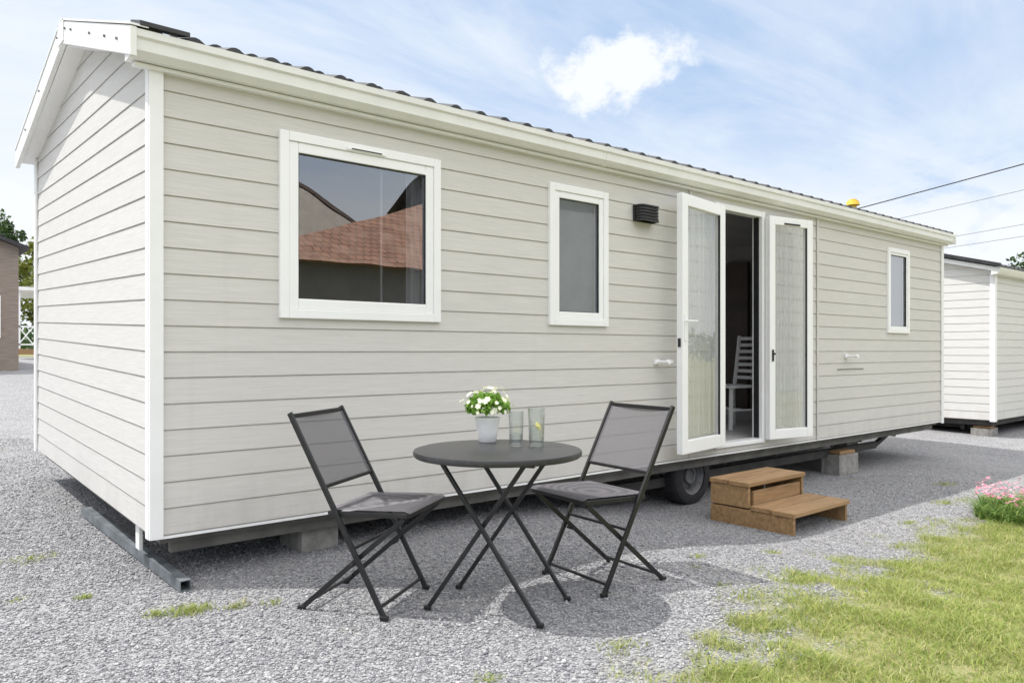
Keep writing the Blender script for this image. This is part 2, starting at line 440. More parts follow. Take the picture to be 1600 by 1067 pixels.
def siding_gable(mb,x,sgn,y0,y1,z0,ztop,zpeak,yr):
    def yr_at(z):
        if z<=ztop: return y0,y1
        k=(z-ztop)/(zpeak-ztop); return y0+(yr-y0)*k, y1+(yr-y1)*k
    zs=zbreaks(z0,zpeak,[ztop])
    for a,b in zip(zs[:-1],zs[1:]):
        m=(a+b)/2; t=((m-z0)/BH)%1
        if b-a<.0002: oa,ob=IN,OUT-.0004
        elif t<GF: oa=ob=IN
        else:
            ta=((a-z0+1e-5)/BH)%1; tb=((b-z0-1e-5)/BH)%1; oa=OUT-.005*ta; ob=OUT-.005*tb
        l0,r0=yr_at(a); l1,r1=yr_at(b)
        mb.poly([(x+sgn*oa,l0,a),(x+sgn*oa,r0,a),(x+sgn*ob,r1,b),(x+sgn*ob,l1,b)])
        if t>GF and abs((b-z0)/BH-round((b-z0)/BH))<1e-3:
            mb.poly([(x+sgn*ob,l1,b),(x+sgn*ob,r1,b),(x+sgn*IN,r1,b),(x+sgn*IN,l1,b)])
def tile_roof(mb,x0,x1,y0,z0,y1,z1,per=.2,rows=6,amp=.030):
    nxp=int((x1-x0)/per*10); xs=np.linspace(x0,x1,nxp+1)
    wav=amp*np.maximum(0,np.cos(2*math.pi*(xs-x0-.06)/per))**.7
    prev=None
    for rI in range(rows):
        for e in (0,1):
            t=(rI+e)/rows; lift=(.018 if rI else .006)*(1-e)
            y=y0+(y1-y0)*t; z=z0+(z1-z0)*t+lift
            b=len(mb.v)
            for i,x in enumerate(xs): mb.v.append((float(x),y,z+float(wav[i])))
            if prev is not None:
                for i in range(nxp): mb.f.append([prev+i,prev+i+1,b+i+1,b+i]); mb.m.append(0)
            prev=b
    b=len(mb.v)
    for x in xs: mb.v.append((float(x),y0,z0-.008))
    f0=b-(rows*2)*(nxp+1)
    for i in range(nxp): mb.f.append([b+i,b+i+1,f0+i+1,f0+i]); mb.m.append(0)
# ---------------------------------------------------------------- mobile home
WL,WW,ZB,ZT,RY=9.72,3.29,.25,2.64,1.5
home=empty('mobile_home',(0,0,0),'long beige mobile home with black tiled roof and open glazed doors','mobile home',group='mobile homes on the site')
WIN=[(.64,1.706,1.35,2.38,.110),(2.654,3.27,1.355,2.38,.100),(8.10,8.69,1.38,2.39,.082)]
DX1=5.42
DO=(4.70,DX1,.33,2.46)
ops=[(a+.05,b-.05,c+.05,d-.05) for a,b,c,d,_ in WIN]+[DO]
mb=MB(); siding_front(mb,0,.0,WL,ZB,ZT+.02,ops)
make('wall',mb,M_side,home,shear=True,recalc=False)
mb=MB(); siding_gable(mb,0,-1,0,WW,ZB,2.645,3.06,RY)
make('gable_wall',mb,M_side2,home,shear=True,recalc=False,label='paler sunlit gable end wall')
mb=MB(); siding_gable(mb,WL,1,0,WW,ZB,2.645,3.06,RY)
make('gable_wall',mb,M_side,home,shear=True,recalc=False)
RW=(5.2,7.0,1.15,2.2)  # unseen rear window opening, cut so the sun brightens the room
def rear(b,y0,y1,x0,x1,z0,z1):
    b.box(x0,RW[0],y0,y1,z0,z1); b.box(RW[1],x1,y0,y1,z0,z1); b.box(RW[0],RW[1],y0,y1,z0,RW[2]); b.box(RW[0],RW[1],y0,y1,RW[3],z1)
mb=MB(); rear(mb,WW-.02,WW,.001,WL-.001,ZB,2.64); make('rear_wall',mb,M_side,home,shear=True)
b=MB(); b.box(-.026,.040,-.030,-.012,ZB-.01,2.60); b.box(-.030,-.012,-.0115,.035,ZB-.01,2.63)
make('corner_trim',b,M_trim,home,shear=True,bevel=.003)
b=MB(); b.box(-.028,-.010,WW-.05,WW+.02,ZB-.01,2.63); make('corner_trim',b,M_trim,home,shear=True,bevel=.003)
b=MB(); b.box(WL-.04,WL+.025,-.028,-.010,ZB-.03,2.60); make('corner_trim',b,M_trim,home,shear=True,bevel=.003)
for (xa,xb,za,zb_) in ((6.455,6.49,ZB,2.57),(4.30,4.33,2.2,2.57),(4.30,4.33,ZB,.36)):
    b=MB(); b.box(xa,xb,-.022,-.013,za,zb_); make('joint_strip',b,M_side,home,shear=True,bevel=.002)
b=MB(); b.box(.0,WL,-.016,.01,ZB-.014,ZB-.002); make('base_rail',b,M_trim,home,shear=True)
GP=[(-.002,2.565),(-.085,2.57),(-.118,2.60),(-.121,2.652),(-.134,2.662),(-.136,2.695),(-.12,2.70),(-.002,2.70)]
b=MB(); b.prism(GP,-.13,WL+.14)
gut=make('gutter',b,M_gut,home,shear=True,smooth=True)
for gx in (3.15,6.45):
    b=MB(); b.prism([(y-.003 if y<-.05 else y,z+(.002 if z>2.69 else (-.003 if z<2.58 else 0))) for y,z in GP],gx,gx+.05)
    make('gutter_joint',b,M_gut,gut,shear=True,smooth=True)
b=MB(); b.box(-.10,WL+.1,-.05,-.003,2.545,2.564); make('eave_trim',b,M_trim,home,shear=True,bevel=.003)
b=MB(); b.prism([(-.1,2.60),(-.1,2.655),(RY,3.11),(WW+.1,2.655),(WW+.1,2.60),(RY,3.05)],-.108,WL+.1)
make('roof_lining',b,M_trim,home,shear=True)
b=MB(); tile_roof(b,-.10,WL+.13,-.125,2.688,RY,3.16); tile_roof(b,-.10,WL+.13,WW+.115,2.684,RY,3.16)
b.box(-.10,WL+.12,RY-.07,RY+.07,3.165,3.19)
make('roof',b,M_tile,home,shear=True,recalc=False)
b=MB(); b.prism([(-.150,2.708),(-.150,2.732),(.02,2.785),(.02,2.755)],-.10,.13); make('eave_tile',b,M_tile,home,shear=True,bevel=.004)
for x0,x1 in ((-.14,-.11),(WL+.105,WL+.135)):
    b=MB(); b.prism([(-.14,2.56),(-.14,2.700),(RY,3.205),(RY,3.06)],x0,x1)
    b.prism([(RY+.001,3.06),(RY+.001,3.205),(WW+.14,2.700),(WW+.14,2.56)],x0,x1)
    vb=make('verge_board',b,M_gut,home,shear=True,bevel=.004)
    if x0<0:
        for yy in (.1,.35,.7,1.2,1.38,1.62,2.3,2.9):
            zz=2.69+(3.18-2.69)*(yy/RY if yy<RY else (WW-yy)/(WW-RY))-.02
            b=MB(); b.cyl((-.1495,yy,zz),(-.1395,yy,zz),.008,n=8); make('bolt',b,M_galv,vb,shear=True)
    b=MB(); xx=x0-.006 if x0<0 else x0
    b.prism([(-.145,2.703),(-.145,2.713),(RY,3.218),(RY,3.208)],xx,x1+.05 if x0<0 else x1+.006)
    b.prism([(RY+.001,3.208),(RY+.001,3.218),(WW+.145,2.713),(WW+.145,2.703)],xx,x1+.05 if x0<0 else x1+.006)
    make('verge_cap',b,M_trim,home,shear=True)
b=MB(); b.box(-.146,-.1405,RY-.08,RY+.09,3.06,3.195)
make('verge_bracket',b,M_trim,home,shear=True)
b=MB()
b.box(.04,WL-.04,.04,WW-.04,.20,.245)
b.box(.1,WL-.1,.07,.11,.14,.199)
make('floor_frame',b,M_under,home,shear=True)
b=MB()
for yy in (.62,2.55):
    b.box(.25,WL-.2,yy,yy+.06,.05,.199)
for xx in np.arange(.5,9.5,.9): b.box(xx,xx+.05,.12,3.1,.11,.198)
b.box(3.3,8.3,.2,.24,-.02,.06); b.beam((3.3,.22,.02),(2.6,.3,.17),.04,.05); b.beam((8.3,.22,.02),(9.0,.3,.17),.04,.05)
make('chassis',b,M_dark,home,shear=True)
b=MB(); b.box(.02,.04,.34,.41,.10,.235); make('bracket',b,M_gut,home,shear=True,bevel=.003)
# wheel
wz=.066; wc=(4.50,.09,wz)
b=MB(); b.lathe(wc,[(.165,0),(.20,-.005),(.245,.005),(.264,.03),(.264,.15),(.245,.175),(.2,.18),(.165,.175)],40,'y')
for i in range(40):
    t=2*math.pi*i/40; cx,cz=math.cos(t)*.263,math.sin(t)*.263
    b.beam((wc[0]+cx,wc[1]+.035,wz+cz),(wc[0]+cx,wc[1]+.145,wz+cz),.016,.012,up=(math.cos(t),0,math.sin(t)))
wh=make('wheel',b,M_rubber,home,smooth=True)
b=MB(); b.lathe(wc,[(.0001,.045),(.05,.045),(.055,.03),(.07,.03),(.075,.06),(.13,.07),(.145,.03),(.168,.012),(.168,.04)],32,'y')
for i in range(5):
    t=2*math.pi*i/5; b.cyl((wc[0]+math.cos(t)*.1,wc[1]+.05,wz+math.sin(t)*.1),(wc[0]+math.cos(t)*.1,wc[1]+.068,wz+math.sin(t)*.1),.011,n=6)
rm=make('rim',b,M_rim,wh,smooth=True)
def ring(b,x0,x1,z0,z1,w,y0,y1):
    b.box(x0,x0+w,y0,y1,z0,z1); b.box(x1-w,x1,y0,y1,z0,z1)
    b.box(x0+w,x1-w,y0,y1,z0,z0+w); b.box(x0+w,x1-w,y0,y1,z1-w,z1)
def curtain(x0,x1,z0,z1,par,amp=.02,yb=.10,fr=1.3):
    b=MB(); k=max(12,int((x1-x0)*150))
    for i in range(k):
        xa=x0+(x1-x0)*i/k; xb=x0+(x1-x0)*(i+1)/k; f=lambda x: yb+amp*math.sin(x*110*fr)+amp*.5*math.sin(x*47)
        b.poly([(xa,f(xa),z0),(xb,f(xb),z0),(xb,f(xb),z1),(xa,f(xa),z1)])
    return make('curtain',b,M_curt,par,shear=True,recalc=False)
for wi,(x0,x1,z0,z1,fw) in enumerate(WIN):
    b=MB(); o=.052
    ring(b,x0,x1,z0,z1,o,-.032,.03)
    w=make('window',b,M_white,home,shear=True,bevel=.004)
    b=MB(); ring(b,x0+o+.0005,x1-o-.0005,z0+o+.0005,z1-o-.0005,fw-o,-.024,.03)
    make('sash',b,M_white,w,shear=True,bevel=.005)
    b=MB(); X0,X1,Z0,Z1=x0+fw-.005,x1-fw+.005,z0+fw-.005,z1-fw+.005
    b.poly([(X0,-.004,Z0),(X1,-.004,Z0),(X1,-.004,Z1),(X0,-.004,Z1)])
    make('pane',b,M_gl,w,shear=True,recalc=False)
    b=MB(); ring(b,x0+fw,x1-fw,z0+fw,z1-fw,.004,-.020,-.006); make('seal',b,M_blackp,w,shear=True)
    if wi==0:
        b=MB(); b.box(1.04,1.30,-.040,-.0325,2.335,2.352); b2=MB(); b2.box(1.07,1.27,-.0425,-.0405,2.340,2.347)
        v=make('vent',b,M_white,w,shear=True,bevel=.002); make('slot',b2,M_blackp,v,shear=True)
        curtain(1.48,1.66,1.36,2.36,w,.012,.035); curtain(1.30,1.315,1.36,2.36,w,.004,.035)
    else:
        b=MB(); b.box(x0+.06,x1-.06,.045,.048,z0+.03,z1-.03); make('blind',b,M_blind,w,shear=True)
# interior shell
b=MB()
rear(b,WW-.08,WW-.03,.06,WL-.06,.3,2.6)
b.box(.04,.07,.05,WW-.1,.3,2.6); b.box(WL-.08,WL-.04,.05,WW-.1,.3,2.6)
b.box(3.9,3.95,.1,WW-.1,.3,2.6); b.box(8.0,8.04,.1,WW-.1,.3,2.6); b.box(2.1,2.14,.1,WW-.1,.3,2.6)
zs=sorted(set([.3,2.6]+[e for o in ops for e in (o[2],o[3])]))
for a,c in zip(zs[:-1],zs[1:]):
    for s_,e_ in subtract(.07,WL-.08,(a+c)/2,ops): b.box(s_,e_,.05,.08,a,c)
b.box(.06,WL-.06,.05,WW-.05,2.52,2.56)
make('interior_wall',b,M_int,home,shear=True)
b=MB(); b.box(.06,WL-.06,.0,WW-.05,.30,.33); make('floor',b,M_floor,home,shear=True)
b=MB(); b.box(7.97,7.998,1.2,1.55,1.45,1.85); make('picture_frame',b,M_blackp,home,shear=True)
b=MB(); b.box(7.94,7.998,1.75,2.1,.335,2.3); make('inner_door',b,M_darkwood,home,shear=True)
b=MB(); b.box(4.66,4.718,-.035,.075,.30,2.49); b.box(DX1-.018,DX1+.035,-.035,.075,.30,2.49); b.box(4.719,DX1-.019,-.033,.073,2.435,2.488); b.box(4.719,DX1-.019,-.034,.073,.302,.34)
make('door_frame',b,M_white,home,shear=True,bevel=.004)
b=MB(); b.box(DX1-.032,DX1-.019,.0,.05,.345,2.43); make('door_seal',b,M_blackp,home,shear=True)
def leaf(h,e,z0,z1,fw,side,label):
    h=Vector((h[0],h[1],0)); e=Vector((e[0],e[1],0)); L=(e-h).length; d=(e-h)/L
    nrm=Vector((d.y,-d.x,0)); 
    if nrm.y>0: nrm=-nrm
    T=lambda p: tuple(h+d*p[0]+nrm*p[1]+Vector((0,0,p[2])))
    b=MB()
    b.box(0,fw,0,.055,z0,z1,T=T); b.box(L-fw,L,0,.055,z0,z1,T=T)
    b.box(fw,L-fw,.001,.054,z0,z0+fw*1.15,T=T); b.box(fw,L-fw,.001,.054,z1-fw,z1,T=T)
    D=make('door',b,M_white,home,bevel=.005,label=label)
    b=MB(); b.poly([T((fw-.004,.027,z0+fw*1.15-.004)),T((L-fw+.004,.027,z0+fw*1.15-.004)),T((L-fw+.004,.027,z1-fw+.004)),T((fw-.004,.027,z1-fw+.004))]); make('pane',b,M_gld,D,recalc=False)
    b=MB(); k=60; a0,a1=fw+.002,L-fw-.002
    for i in range(k):
        ua=a0+(a1-a0)*i/k; ub=a0+(a1-a0)*(i+1)/k; f=lambda u: .014+.005*math.sin(u*150)+.002*math.sin(u*61)
        b.poly([T((ua,f(ua),z0+fw*1.3)),T((ub,f(ub),z0+fw*1.3)),T((ub,f(ub),z1-fw*1.1)),T((ua,f(ua),z1-fw*1.1))])
    make('net_curtain',b,M_net,D,recalc=False)
    b=MB()
    for s_,t_ in ((fw,fw+.005),(L-fw-.005,L-fw)): b.box(s_,t_,.031,.050,z0+fw*1.15,z1-fw,T=T)
    make('seal',b,M_blackp,D)
    if side<0:
        zc=1.36
        b=MB(); b.box(L-fw*.62,L-fw*.30,.056,.062,zc-.11,zc+.11,T=T)
        b.cyl(T((L-fw*.45,.062,zc+.05)),T((L-fw*.45,.10,zc+.05)),.009,n=10); b.cyl(T((L-fw*.5,.10,zc+.05)),T((L-fw*.5-.12,.10,zc+.05)),.008,n=10)
        make('handle',b,M_white,D,bevel=.002)
        b=MB(); b.box(L+.001,L+.008,.015,.038,1.20,1.27,T=T); make('lock',b,M_blackp,D)
    else:
        zc=1.12
        b=MB(); b.box(fw*.35,fw*.6,.056,.066,zc-.05,zc+.06,T=T); b.cyl(T((fw*.48,.066,zc+.02)),T((fw*.48,.085,zc+.02)),.010,n=8); make('handle',b,M_blackp,D,bevel=.002)
    return D,T,L
DL=leaf((4.70,-.045),(3.93,-.165),.33,2.445,.095,-1,'glazed white door leaf folded back against wall')
DR=leaf((5.435,-.045),(6.04,-.150),.33,2.445,.080,1,'glazed white door leaf folded back against wall')
b=MB(); T=DR[1]; b.box(.2,.42,.056,.063,2.375,2.39,T=T); make('vent',b,M_blackp,DR[0])
for x,z in ((3.86,1.08),(7.09,1.11)):
    b=MB(); b.box(x-.03,x+.03,-.03,-.01,z-.02,z+.02); b.cyl((x,-.03,z),(x,-.13,z),.011,n=10); b.cyl((x,-.125,z),(x,-.15,z),.02,n=12); b.box(x,x+.09,-.12,-.09,z-.012,z+.012)
    make('door_catch',b,M_white,home,bevel=.002)
b=MB(); b.box(6.9,7.5,-.0165,-.013,.965,.972); make('cable_clip',b,M_under,home)
# wall lamp
b=MB(); b.box(3.57,3.81,-.028,-.012,2.20,2.33)
lp=make('wall_lamp',b,M_blackp,home,bevel=.003)
def rbox(b,x0,x1,y0,y1,z0,z1,n=5):
    r=min(.035,(x1-x0)/2); pts=[(x0,y1)]
    for i in range(n+1):
        t=math.pi*1.0+math.pi/2*i/n; pts.append((x0+r+r*math.cos(t),y0+r+r*math.sin(t)))
    for i in range(n+1):
        t=math.pi*1.5+math.pi/2*i/n; pts.append((x1-r+r*math.cos(t),y0+r+r*math.sin(t)))
    pts.append((x1,y1)); k=len(b.v); m=len(pts)
    for z in (z0,z1):
        for x,y in pts: b.v.append((x,y,z))
    for i in range(m):
        j=(i+1)%m; b.f.append([k+i,k+j,k+m+j,k+m+i]); b.m.append(0)
    b.f.append([k+i for i in range(m)][::-1]); b.m.append(0); b.f.append([k+m+i for i in range(m)]); b.m.append(0)
b=MB()
rbox(b,3.575,3.805,-.105,-.029,2.315,2.328); rbox(b,3.575,3.805,-.105,-.029,2.200,2.212)
for i in range(4): rbox(b,3.578,3.802,-.102,-.029,2.217+i*.0245,2.217+i*.0245+.016)
rbox(b,3.585,3.795,-.090,-.030,2.2,2.32)
make('lamp_shade',b,M_blackp,lp,bevel=.001)
b=MB(); b.cyl((9.25,.95,2.95),(9.25,.95,3.16),.05,n=16); b.cyl((9.25,.95,3.16),(9.25,.95,3.22),.09,.075,n=16); b.cyl((9.25,.95,3.22),(9.25,.95,3.24),.05,n=16)
make('roof_vent',b,M_yel,home,smooth=True)
# ---------------------------------------------------------------- concrete blocks
def cblock(x,y,z0,z1,w,d,rot,lab):
    o=empty('concrete_block',(x,y,z0),lab,'concrete block',group='concrete blocks supporting the homes',rot=rot)
    h=(z1-z0); b=MB(); k=max(1,round(h/.2)); 
    for i in range(k):
        a=h*i/k; c=h*(i+1)/k-.004; ox=.006*(i%2)
        b.box(-w/2+ox,w/2+ox,-d/2,-d/2+.035,a,c); b.box(-w/2+ox,w/2+ox,d/2-.035,d/2,a,c)
        for t in (-1,0,1): b.box(t*(w/2-.0175)-.0175+ox,t*(w/2-.0175)+.0175+ox,-d/2+.035,d/2-.035,a,c)
    make('block_shell',b,M_conc,o,local=True,bevel=.006)
    b=MB(); b.box(-w*.4,w*.4,-d*.42,d*.42,h,h+.035); make('timber_pad',b,M_wood,o,local=True,bevel=.003)
cblock(.95,.27,float(gz(.95,.27))-.02,.165,.24,.28,.05,'grey concrete block under the mobile home front edge')
cblock(7.30,.16,float(gz(7.3,.2))-.005,.02,.40,.22,-.05,'grey concrete block propping the chassis beyond the steps')
cblock(8.9,.9,float(gz(8.9,.9))-.005,.02,.4,.22,.1,'grey concrete block propping the chassis near the end')
cblock(5.3,.85,float(gz(5.3,.8))-.005,.02,.4,.22,.1,'grey concrete block in the shade behind the wheel')
# steel tube on ground
b=MB(); p=Vector((.10,-.17,.030)); q=Vector((.05,1.75,.030+.062)); w=.027
def tube_beam(b,p,q,w,t=.005):
    d=(q-p).normalized(); a=d.cross(Vector((0,0,1))).normalized(); c=a.cross(d)
    for sa,sc,ww,hh in ((0,1,2*w,t),(0,-1,2*w,t),(1,0,t,2*w-2*t),(-1,0,t,2*w-2*t)):
        off=a*sa*(w-t/2)+c*sc*(w-t/2); b.beam(p+off,q+off,ww,hh)
tube_beam(b,p,q,w)
make('steel_beam',b,M_galv,origin=(.06,1,0.0),label='galvanised square steel tube lying on gravel under the gable',cat='steel beam')
# ---------------------------------------------------------------- wooden steps
DYs=-.03
b0=(4.5,-.7,-.19)
steps=empty('wooden_steps',b0,'two-tread brown timber step unit standing on gravel before the open doors','steps')
SX0,SX1=4.09,4.94
def sb(b,x0,x1,y0,y1,z0,z1): b.box(x0,x1,y0+DYs,y1+DYs,z0,z1)
b=MB(); sb(b,SX0,SX1,-.505,-.335,.120,.155); sb(b,SX0-.005,SX1-.005,-.695,-.515,.119,.154)
make('tread',b,M_wood,steps,bevel=.005)
b=MB(); sb(b,SX0,SX1,-.88,-.705,-.055,-.02); sb(b,SX0-.005,SX1-.005,-1.075,-.89,-.056,-.021)
make('tread',b,M_wood,steps,bevel=.005)
for x in (SX0+.01,SX1-.05):
    b=MB()
    sb(b,x,x+.03,-1.06,-.34,-.20,-.0565); sb(b,x+.001,x+.029,-.685,-.34,-.045,.118)
    sb(b,x+.031,x+.065,-.40,-.345,-.20,.117); sb(b,x+.031,x+.065,-1.04,-.98,-.20,-.0575)
    make('side_panel',b,M_wood,steps,bevel=.004)
b=MB(); sb(b,SX0+.076,SX1-.086,-.69,-.66,-.04,.08); sb(b,SX0+.08,SX1-.09,-.36,-.345,-.18,.1); sb(b,SX0+.041,SX1-.051,-.70,-.66,-.19,-.0575)
make('riser',b,M_wood,steps,bevel=.003)
# ---------------------------------------------------------------- bistro table
tc_=(1.129,-1.307)
table=empty('bistro_table',(tc_[0],tc_[1],0),'round charcoal metal folding bistro table holding flowers and glasses','table',rot=math.atan2(-.88,.47))
b=MB(); n_=72
b.lathe((0,0,.69),[(.0001,.008),(.30,.008),(.365,.006),(.378,.000),(.385,.006),(.3865,.018),(.383,.0275),(.374,.030),(.0001,.030)],n_)
make('table_top',b,M_ttop,table,local=True,smooth=True)
for nm,sg,hw in (('leg_frame',1,.19),('leg_frame',-1,.165)):
    b=MB()
    for v in (-hw,hw):
        b.beam((sg*.275,v,.006),(-sg*.20,v,.685),.019,.019,up=(0,1,0))
        b.box(sg*.275-.016,sg*.275+.016,v-.011,v+.011,0.0,.02)
    b.beam((-sg*.20,-hw,.678),(-sg*.20,hw,.678),.02,.02)
    make(nm,b,M_black,table,local=True,bevel=.004)
for y in (-.19,.19):
    b=MB(); b.box(-.25,.25,y-.01,y+.01,.672,.6965); make('top_rail',b,M_black,table,local=True,bevel=.003)
# ---------------------------------------------------------------- folding chairs
FU=.088
def su(z): return FU-(z/.89)*(FU+.385)
def chair(x,y,z,rot,label,src=None):
    o=empty('folding_chair',(x,y,z),label,'chair',group='folding garden chairs',rot=rot)
    if src:
        for ch in src.children:
            c=ch.copy(); col.objects.link(c); c.parent=o
        return o
    b=MB(); hw=.230; hr=.202; SF=.182
    for s in (-1,1):
        b.beam((su(.89),s*hw,.89),(su(.01),s*hw,.01),.015,.024,up=(1,0,0))
        b.beam((SF-.02,s*hr,.440),(-.34,s*hr,.01),.015,.022,up=(1,0,0))
        b.box(su(.01)-.018,su(.01)+.018,s*hw-.010,s*hw+.010,0,.022); b.box(-.358,-.322,s*hr-.010,s*hr+.010,0,.022)
        b.cyl((-.074,s*(hr-.01),.228),(-.074,s*(hw+.012),.228),.009,n=10)
    b.beam((su(.055),-hw,.055),(su(.055),hw,.055),.013,.013); b.beam((-.30,-hr,.045),(-.30,hr,.045),.013,.013)
    b.beam((su(.30),-hw,.30),(su(.30),hw,.30),.013,.013)
    b.beam((su(.875),-hw,.875),(su(.875),hw,.875),.013,.02); b.beam((su(.565),-hw,.565),(su(.565),hw,.565),.013,.016)
    make('frame',b,M_black,o,local=True,bevel=.003)
    sw=hw-.016
    b=MB()
    for s in (-1,1): b.beam((-.20,s*sw,.447),(SF+.003,s*sw,.456),.013,.024)
    b.beam((SF,-sw,.456),(SF,sw,.456),.018,.022); b.beam((-.195,-sw,.447),(-.195,sw,.447),.014,.02)
    make('seat_rail',b,M_black,o,local=True,bevel=.005)
    b=MB()
    def sheet(fn,nu,nv):
        base=len(b.v)
        for i in range(nu+1):
            for j in range(nv+1): b.v.append(fn(i/nu,j/nv))
        for i in range(nu):
            for j in range(nv):
                a=base+i*(nv+1)+j; b.f.append([a,a+1,a+nv+2,a+nv+1]); b.m.append(0)
    def seat(u,v):
        w=hw-.006-.012*(abs(2*u-1)**6)
        return (-.205+(SF+.217)*u,(2*v-1)*w,.466+.012*u-.014*math.sin(math.pi*v)*math.sin(math.pi*u)-(.012 if u>.98 else 0))
    sheet(seat,16,14)
    ob=make('seat',b,M_fab,o,local=True,recalc=False,smooth=True)
    b=MB()
    def back(u,v):
        z=.56+.322*u; return (su(z)-.018*math.sin(math.pi*v)*1.0+.004,(2*v-1)*(hw-.007),z)
    sheet(back,12,14)
    ob=make('backrest',b,M_fab,o,local=True,recalc=False,smooth=True)
    return o
bpy.context.view_layer.update()
c1=chair(.775,-.95,0,math.atan2(-.835,.55),'black folding chair with grey mesh sling near the gable corner')
chair(1.70,-1.315,-.003,math.atan2(.10,-.99),'black folding chair with grey mesh sling near the wooden steps',src=c1)
# ---------------------------------------------------------------- things on table
TZ=.72
pp=(1.263,-1.063,TZ)
pot=empty('potted_plant',pp,'small white flowers in a white ceramic pot on the table','plant')
b=MB(); b.lathe(pp,[(.0001,0),(.040,0),(.044,.004),(.052,.05),(.060,.105),(.063,.118),(.0625,.122),(.058,.122),(.055,.10),(.0001,.10)],40)
make('pot',b,M_pot,pot,smooth=True)
M_leaf=island('leaf_green',[(.09,.22,.03),(.20,.36,.06),(.32,.50,.11)],.5,.4)
M_petal=island('petal_white',[(.86,.86,.62),(.92,.92,.82),(.88,.90,.60)],.6,.3)
def leaves(center,rad,n,ls,zs=.6,squash=1.,bottom=-.3):
    c=np.array(center)
    dirs=rng.normal(0,1,(n*3,3)); dirs/=np.linalg.norm(dirs,axis=1)[:,None]; dirs=dirs[dirs[:,2]>bottom][:n]; n=len(dirs)
    rr=rad*rng.uniform(.35,1,n)**.6
    pos=c+dirs*rr[:,None]*np.array([1,1,zs])
    a=rng.normal(0,1,(n,3))+dirs*.8; a/=np.linalg.norm(a,axis=1)[:,None]
    w=np.cross(a,rng.normal(0,1,(n,3))); w/=np.linalg.norm(w,axis=1)[:,None]
    l=ls*rng.uniform(.6,1.3,n)[:,None]
    V=np.stack([pos-a*l*.5,pos+w*l*.28,pos+a*l*.5,pos-w*l*.28],1)
    F=np.arange(n*4).reshape(-1,4)
    return V.reshape(-1,3),F
v,f=leaves((0,0,.165),.108,520,.040,.72); lf=npmesh('foliage',v,f,M_leaf,pot)
b=MB()
for i in range(85):
    t=R.uniform(0,6.28); ph=math.acos(R.uniform(-.15,1)); rr=R.uniform(.080,.140)
    cx,cy,cz=pp[0]+rr*1.05*math.sin(ph)*math.cos(t),pp[1]+rr*1.05*math.sin(ph)*math.sin(t),pp[2]+.165+rr*.85*math.cos(ph)
    nd=Vector((math.sin(ph)*math.cos(t),math.sin(ph)*math.sin(t),math.cos(ph)+.3)).normalized(); a=nd.orthogonal().normalized(); c=nd.cross(a); C=Vector((cx,cy,cz))
    q0=R.uniform(0,6); rs=R.uniform(.009,.016)
    for k in range(6):
        q=q0+k*math.pi/3; dd=a*math.cos(q)+c*math.sin(q); ss=a*-math.sin(q)+c*math.cos(q)
        b.poly([C,C+dd*rs*.6+ss*rs*.42+nd*.002,C+dd*rs*1.15+nd*.001,C+dd*rs*.6-ss*rs*.42+nd*.002])
make('flower_cluster',b,M_petal,pot,recalc=False)["kind"]="stuff"
def drinkglass(x,y,r,h,water,label,lemon):
    o=empty('drinking_glass',(x,y,TZ),label,'glass',group='drinking glasses on the table')
    m=bpy.data.materials.get('clear_glass')
    if not m:
        m,g,bs=newmat('clear_glass'); 
        nt=m.node_tree; out=nt.nodes['Material Output']; nt.nodes.remove(bs)
        tr=g.n('ShaderNodeBsdfTransparent'); tr.inputs[0].default_value=(.95,.965,.965,1)
        gl=g.n('ShaderNodeBsdfGlossy'); gl.inputs['Roughness'].default_value=.02
        lw=g.n('ShaderNodeLayerWeight'); lw.inputs[0].default_value=.35
        mx=g.n('ShaderNodeMixShader'); g.l(g.M('MULTIPLY_ADD',g.M('POWER',lw.outputs['Facing'],1.5),.85,.05,clamp=True),mx.inputs[0]); g.l(tr.outputs[0],mx.inputs[1]); g.l(gl.outputs[0],mx.inputs[2]); g.l(mx.outputs[0],out.inputs[0])
    b=MB(); b.lathe((x,y,TZ),[(.0001,.0005),(r*.86,.0005),(r*.9,.004),(r,h-.002),(r-.001,h),(r-.003,h-.002),(r*.9-.003,.012),(.0001,.010)],36)
    make('glass_body',b,m,o,smooth=True)
    b=MB(); b.lathe((x,y,TZ),[(.0001,water),(r-.005,water),(r*.9-.005,.014),(.0001,.014)],36); make('water',b,m,o,smooth=True)
    if lemon:
        b=MB(); C=Vector((x+.004,y-.006,TZ+water+.0)); nd=Vector((.3,-.8,.4)).normalized(); b.cyl(C,C+nd*.004,r*.48,n=20)
        make('lemon_slice',b,simple('lemon',(.80,.72,.25),.5),o)
drinkglass(1.255,-1.29,.036,.165,.06,'tall clear glass tumbler with a little water',False)
drinkglass(1.328,-1.352,.040,.180,.095,'tall clear glass of water with lemon slice',True)
